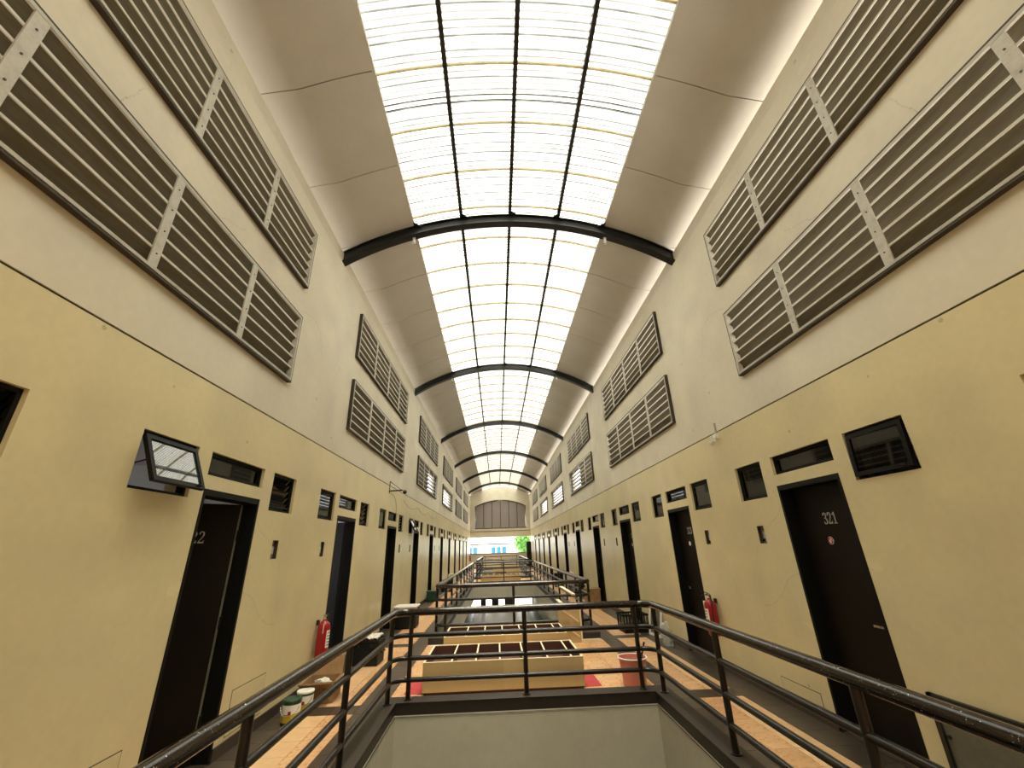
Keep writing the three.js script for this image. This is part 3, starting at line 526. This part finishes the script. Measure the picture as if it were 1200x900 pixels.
// ------------------------------------------------------------------ bucket, cans, boxes, crates
{
  const b = thing('bucket', 'pink plastic bucket with a brush handle standing at the bridge corner', 'bucket', { at: [1.37, 0, -6.02] });
  add(b, 'body', new THREE.LatheGeometry([[0.13, 0], [0.135, 0.005], [0.165, 0.27], [0.17, 0.28], [0.175, 0.283], [0.178, 0.292], [0.17, 0.296], [0.16, 0.29], [0.13, 0.02], [0, 0.018]].map((p) => new THREE.Vector2(...p)), 32), M.pink);
  add(b, 'rim', new THREE.TorusGeometry(0.175, 0.007, 8, 36), M.white, [0, 0.293, 0], [Math.PI / 2, 0, 0]);
  const br = thing('brush', 'dark brush handle sticking out of the pink bucket', 'brush', { at: [1.42, 0.04, -6.04] }); add(br, 'handle', sweep([[0, 0, 0], [0.06, 0.2, 0], [0.14, 0.4, -0.02]], 0.012, 8), M.crate); add(br, 'head', rbx(0.1, 0.03, 0.05, 0.006), M.maroon, [0, 0.0, 0]);
  const can = (x, z, h, lidMat, bandMat, label) => {
    const c = thing('paint_can', label, 'can', { at: [x, 0, z], group: 'paint cans by the wall' });
    add(c, 'body', cyl(0.088, 0.088, h - 0.02, 28), M.green, [0, (h - 0.02) / 2, 0]); add(c, 'label_band', cyl(0.089, 0.089, h * 0.36, 28, true), M.white, [0, h * 0.62, 0]); add(c, 'label_band', cyl(0.0892, 0.0892, h * 0.3, 28, true), bandMat, [0, h * 0.27, 0]);
    add(c, 'lid', new THREE.LatheGeometry([[0, h - 0.012], [0.07, h - 0.012], [0.074, h], [0.09, h], [0.092, h - 0.012], [0.089, h - 0.022]].map((p) => new THREE.Vector2(...p)), 28), lidMat);
    add(c, 'bail_handle', sweep(Array.from({ length: 13 }, (_, i) => { const a = Math.PI * i / 12; return [0.092 * Math.cos(a), h * 0.72 - 0.07 * Math.sin(a), 0.092 * Math.sin(a) * 0.6 + 0.04]; }), 0.003, 6), M.chrome);
    add(c, 'red_mark', bx(0.03, 0.03, 0.002), M.red, [0.02, h * 0.5, 0.09]);
    return c;
  };
  can(-2.47, -5.3, 0.215, M.green, M.canYellow, 'green-lidded paint can with white and yellow label');
  can(-2.47, -5.62, 0.2, M.white, M.canYellow, 'white-lidded green paint can beside the cardboard box');
  const c = thing('cardboard_box', 'open brown cardboard box on the left walkway behind the paint cans', 'box', { at: [-2.44, 0, -6.02], turn: 0.08 });
  const w = 0.36, d = 0.36, h = 0.21;
  add(c, 'box_wall', join(B(-w / 2, w / 2, 0, h, d / 2, d / 2 - 0.006), B(-w / 2, w / 2, 0, h, -d / 2, -d / 2 + 0.006), B(-w / 2, -w / 2 + 0.006, 0, h, -d / 2, d / 2), B(w / 2 - 0.006, w / 2, 0, h, -d / 2, d / 2), B(-w / 2, w / 2, 0, 0.006, -d / 2, d / 2)), M.card);
  add(c, 'flap', bx(w, 0.2, 0.006), M.card, [0, h + 0.09, -d / 2 - 0.03], [-0.25, 0, 0]); add(c, 'flap', bx(w, 0.17, 0.006), M.card, [0, h - 0.02, d / 2 + 0.075], [-2.1, 0, 0]);
  add(c, 'flap', bx(0.006, 0.16, d), M.card, [w / 2 + 0.05, h + 0.02, 0], [0, 0, -1.0]);
  for (const [x, tx] of [[0.1, 0]]) for (let k = 0; k < 3; k++) add(c, 'print_mark', bx(0.016, 0.03, 0.001), M.cardDark, [0.07 + k * 0.024, 0.15, d / 2 + 0.0008]);
  const paper = thing('crumpled_paper', 'crumpled brown packing paper in the open cardboard box', 'paper', { at: [-2.44, 0.115, -6.02] });
  const pg = new THREE.IcosahedronGeometry(0.12, 3); { const p = pg.attributes.position; const key = {}; for (let i = 0; i < p.count; i++) { const q = [p.getX(i), p.getY(i), p.getZ(i)].map((v) => v.toFixed(3)).join(); const s = key[q] ??= rr(0.75, 1.15); p.setXYZ(i, p.getX(i) * s, p.getY(i) * s * 0.75, p.getZ(i) * s); } pg.computeVertexNormals(); } add(paper, 'paper', pg, M.paper, [0, 0.01, 0]);

  function crate(label, x, z, w, h, d, turn, m = M.crate) { // plastic crate with slatted walls
    const g = thing('plastic_crate', label, 'crate', { at: [x, 0, z], turn });
    add(g, 'crate_floor', B(-w / 2 * 0.86, w / 2 * 0.86, 0, 0.012, -d / 2 * 0.86, d / 2 * 0.86), m);
    add(g, 'rim', join(B(-w / 2, w / 2, h - 0.03, h, d / 2 - 0.014, d / 2), B(-w / 2, w / 2, h - 0.03, h, -d / 2, -d / 2 + 0.014), B(-w / 2, -w / 2 + 0.014, h - 0.03, h, -d / 2, d / 2), B(w / 2 - 0.014, w / 2, h - 0.03, h, -d / 2, d / 2)), m);
    add(g, 'lower_band', join(B(-w / 2 * 0.9, w / 2 * 0.9, 0.0, h * 0.34, d / 2 * 0.9 - 0.01, d / 2 * 0.9), B(-w / 2 * 0.9, w / 2 * 0.9, 0, h * 0.34, -d / 2 * 0.9, -d / 2 * 0.9 + 0.01), B(-w / 2 * 0.9, -w / 2 * 0.9 + 0.01, 0, h * 0.34, -d / 2 * 0.9, d / 2 * 0.9), B(w / 2 * 0.9 - 0.01, w / 2 * 0.9, 0, h * 0.34, -d / 2 * 0.9, d / 2 * 0.9)), m);
    for (let k = 0; k < 9; k++) for (const s of [-1, 1]) add(g, 'slat', B(-0.008, 0.008, 0, h * 0.68, -0.004, 0.004), m, [-w / 2 * 0.9 + k * w * 0.9 / 8, h * 0.3, s * d / 2 * 0.94]);
    for (let k = 0; k < 6; k++) for (const s of [-1, 1]) add(g, 'slat', B(-0.004, 0.004, 0, h * 0.68, -0.008, 0.008), m, [s * w / 2 * 0.94, h * 0.3, -d / 2 * 0.9 + k * d * 0.9 / 5]);
    return g;
  }
  crate('black plastic crate on the right walkway with a white frame beside it', 2.38, -9.3, 0.52, 0.32, 0.42, 0.05);
  const fr = thing('picture_frame', 'white framed board leaning on the wall beside the black crate', 'frame', { at: [2.62, 0, -8.75], turn: -Math.PI / 2 + 0.2 });
  const fg = new THREE.Group(); fg.name = 'board'; fg.rotation.x = -0.16; fr.add(fg);
  add(fg, 'frame', frameGeo(0.42, 0.5, 0.045, 0.02, 0.01), M.white, [0, 0.25, 0]); add(fg, 'panel', bx(0.34, 0.42, 0.006), M.greyBox, [0, 0.25, 0]);
  const bt = (label, x, z, h, m) => { const g = thing('plastic_bottle', label, 'bottle', { at: [x, 0, z] }); add(g, 'body', new THREE.LatheGeometry([[0, 0], [0.07, 0], [0.075, 0.01], [0.075, h * 0.62], [0.05, h * 0.82], [0.022, h * 0.88], [0.022, h * 0.94]].map((p) => new THREE.Vector2(...p)), 20), m); add(g, 'cap', cyl(0.025, 0.025, 0.035, 14), M.white, [0, h * 0.95, 0]); };
  bt('large clear plastic water bottle by the skirting of the right wall', 2.56, -7.95, 0.36, M.clear); bt('smaller grey plastic bottle behind the clear water bottle', 2.6, -8.2, 0.3, M.clear);
  // left walkway
  const bc = thing('tool_box', 'black equipment box with white plastic sheet on top, left walkway', 'box', { at: [-2.36, 0, -7.62] });
  add(bc, 'body', rbx(0.42, 0.32, 0.4, 0.015), M.crate, [0, 0.16, 0]); add(bc, 'rim', frameGeo(0.44, 0.42, 0.02, 0.02, 0), M.black, [0, 0.34, 0], [-Math.PI / 2, 0, 0]); for (const x of [-0.1, 0.1]) add(bc, 'latch', bx(0.04, 0.05, 0.012), M.steel, [x, 0.27, 0.203]); add(bc, 'handle', sweep([[0.21, 0.2, -0.08], [0.25, 0.16, -0.08], [0.25, 0.16, 0.08], [0.21, 0.2, 0.08]], 0.01, 6), M.black);
  const ps = thing('plastic_sheet', 'crumpled white plastic sheet on the black equipment box', 'plastic sheet', { at: [-2.38, 0.3, -7.6] });
  add(ps, 'sheet', strip((u, v) => { const x = (u - 0.5) * 0.42, z = (v - 0.5) * 0.38; return [x, 0.012 + 0.05 * nB[((u * 300) | 0) * NN + ((v * 280) | 0)] + 0.02 * nC[((u * 300) | 0) * NN + ((v * 280) | 0)] + 0.03, z]; }, 24, 24), M.paper);
  const sb = thing('suitcase', 'large black case with a pale lid on the left walkway beyond the bridge', 'case', { at: [-2.4, 0, -10.75] });
  add(sb, 'body', rbx(0.5, 0.4, 0.5, 0.03), M.crate, [0, 0.2, 0]); add(sb, 'lid', rbx(0.52, 0.045, 0.52, 0.012), M.paper, [0, 0.42, 0]); add(sb, 'handle', sweep([[0.25, 0.3, -0.1], [0.3, 0.24, -0.1], [0.3, 0.24, 0.1], [0.25, 0.3, 0.1]], 0.014, 8), M.black);
  const gb = thing('storage_box', 'dark green storage box on the left walkway by the wall', 'box', { at: [-2.52, 0, -15.7] }); add(gb, 'body', rbx(0.36, 0.28, 0.36, 0.02), M.green, [0, 0.14, 0]); add(gb, 'lid', rbx(0.39, 0.04, 0.39, 0.012), M.green, [0, 0.3, 0]);
  crate('black crate by the fifth door on the right walkway', 2.4, -15.6, 0.5, 0.34, 0.42, 0.1);
  const heaps = [[2.42, -13.2, 0.4, 0.42, M.card, 'brown cardboard carton against the right wall beyond the fourth door'], [2.36, -19.4, 0.46, 0.5, M.crate, 'black storage trunk against the right wall near the sixth door'], [2.4, -17.2, 0.36, 0.62, M.paper, 'white carton standing tall against the right wall'], [-2.4, -18.9, 0.42, 0.4, M.crate, 'black storage trunk against the left wall near the sixth door'], [-2.42, -21.4, 0.36, 0.5, M.paper, 'white carton against the left wall near the seventh door']];
  for (const [x, z, s, h, m, lab] of heaps) { const g = thing('storage_carton', lab, 'carton', { at: [x, 0, z], turn: rr(-0.1, 0.1) }); add(g, 'body', rbx(s, h, s, 0.012), m, [0, h / 2, 0]); add(g, 'lid', rbx(s + 0.02, 0.03, s + 0.02, 0.006), m, [0, h + 0.012, 0]); }

  function extinguisher(label, sx, z, y) {
    const g = thing('fire_extinguisher', label, 'fire extinguisher', { at: [sx * (W - 0.1), y, z], turn: -sx * Math.PI / 2, group: 'wall-hung fire extinguishers' });
    add(g, 'body', new THREE.LatheGeometry([[0, 0], [0.07, 0], [0.078, 0.012], [0.08, 0.03], [0.08, 0.36], [0.072, 0.4], [0.045, 0.43], [0.025, 0.44], [0.025, 0.46]].map((p) => new THREE.Vector2(...p)), 26), M.red);
    add(g, 'label', new THREE.CylinderGeometry(0.0808, 0.0808, 0.2, 16, 1, true, -0.7, 1.4), M.white, [0, 0.23, 0]);
    for (let k = 0; k < 5; k++) add(g, 'label_text', new THREE.CylinderGeometry(0.0812, 0.0812, 0.012, 8, 1, true, -0.5, 1.0 - 0.1 * (k % 3)), k === 0 ? M.red : M.greyBox, [0, 0.3 - k * 0.035, 0]);
    add(g, 'valve', join(new THREE.CylinderGeometry(0.02, 0.024, 0.04, 14).translate(0, 0.475, 0), B(-0.015, 0.015, 0.49, 0.515, -0.02, 0.03)), M.chrome);
    add(g, 'lever', join(new THREE.BoxGeometry(0.02, 0.008, 0.11).rotateX(-0.35).translate(0, 0.535, 0.05), new THREE.BoxGeometry(0.02, 0.008, 0.1).rotateX(0.1).translate(0, 0.5, 0.05)), M.black);
    add(g, 'hose', sweep([[0.02, 0.48, 0], [0.07, 0.5, 0.01], [0.11, 0.42, 0.02], [0.1, 0.25, 0.03], [0.09, 0.14, 0.03]], 0.011, 8), M.black);
    add(g, 'inspection_tag', bx(0.05, 0.11, 0.002), M.white, [-0.1, 0.36, 0.03], [0, 0.2, 0]); add(g, 'wall_bracket', bx(0.05, 0.06, 0.03), M.black, [0, 0.42, -0.085]);
  }
  extinguisher('red fire extinguisher hanging beside the second door, left wall', -1, -6.42, 0.33);
  extinguisher('red fire extinguisher with white tag beside the second door, right wall', 1, -6.36, 0.42);
  extinguisher('tiny far red fire extinguisher at the end of the left wall', -1, -38.6, 0.6);
}

// ------------------------------------------------------------------ wall fittings
{
  const l = thing('wall_lamp', 'small bare bulb lamp on the trim line of the right wall', 'lamp', { at: [W, 2.92, -5.42], turn: -Math.PI / 2 });
  add(l, 'conduit', B(-0.012, 0.012, 0.06, 0.22, 0, 0.02), M.alu); add(l, 'base', rbx(0.07, 0.07, 0.05, 0.008), M.white, [0, 0.03, 0.025]); add(l, 'socket', cyl(0.026, 0.03, 0.06, 16), M.white, [0, -0.01, 0.075], [0.5, 0, 0]); add(l, 'bulb', new THREE.SphereGeometry(0.04, 16, 12), M.clear, [0, -0.055, 0.1]);
  const b = thing('flag_bracket', 'black triangular steel bracket with a ball end on the left wall', 'bracket', { at: [-W, 2.97, -9.7], turn: Math.PI / 2 });
  add(b, 'mount', B(-0.012, 0.012, -0.13, 0.14, 0, 0.012), M.steel); add(b, 'arm', sweep([[0, -0.08, 0.01], [0.06, -0.06, 0.3]], 0.014, 8), M.steel); add(b, 'stay', sweep([[0, 0.13, 0.01], [0.04, 0.02, 0.16], [0.055, -0.055, 0.26]], 0.006, 6), M.steel); add(b, 'ball', new THREE.SphereGeometry(0.045, 16, 12), M.black, [0.07, -0.1, 0.34]);
  const c = thing('loose_cable', 'thin loose cable hanging down from the black wall bracket', 'cable'); add(c, 'cable', sweep([[-W + 0.012, 2.86, -9.75], [-W + 0.01, 2.84, -10.1], [-W + 0.01, 2.76, -10.35], [-W + 0.01, 2.6, -10.45], [-W + 0.01, 2.46, -10.46]], 0.004, 6), M.card);
  const d = thing('loose_cable', 'sagging thin cable looping along the far left wall', 'cable'); add(d, 'cable', sweep(Array.from({ length: 25 }, (_, i) => [-W + 0.012, 2.84 - 0.13 * Math.abs(Math.sin(i * Math.PI / 8)), -11.2 - i * 0.26]), 0.003, 6), M.card);
  const k = thing('panel_board', 'tall black panel standing at the far end of the right walkway', 'panel', { at: [2.5, 0, -39.1] }); add(k, 'panel', rbx(0.42, 2.05, 0.06, 0.01), M.crate, [0, 1.025, 0]); add(k, 'foot', bx(0.4, 0.03, 0.3), M.crate, [0, 0.015, 0]);
}
renderer.render(scene, camera);
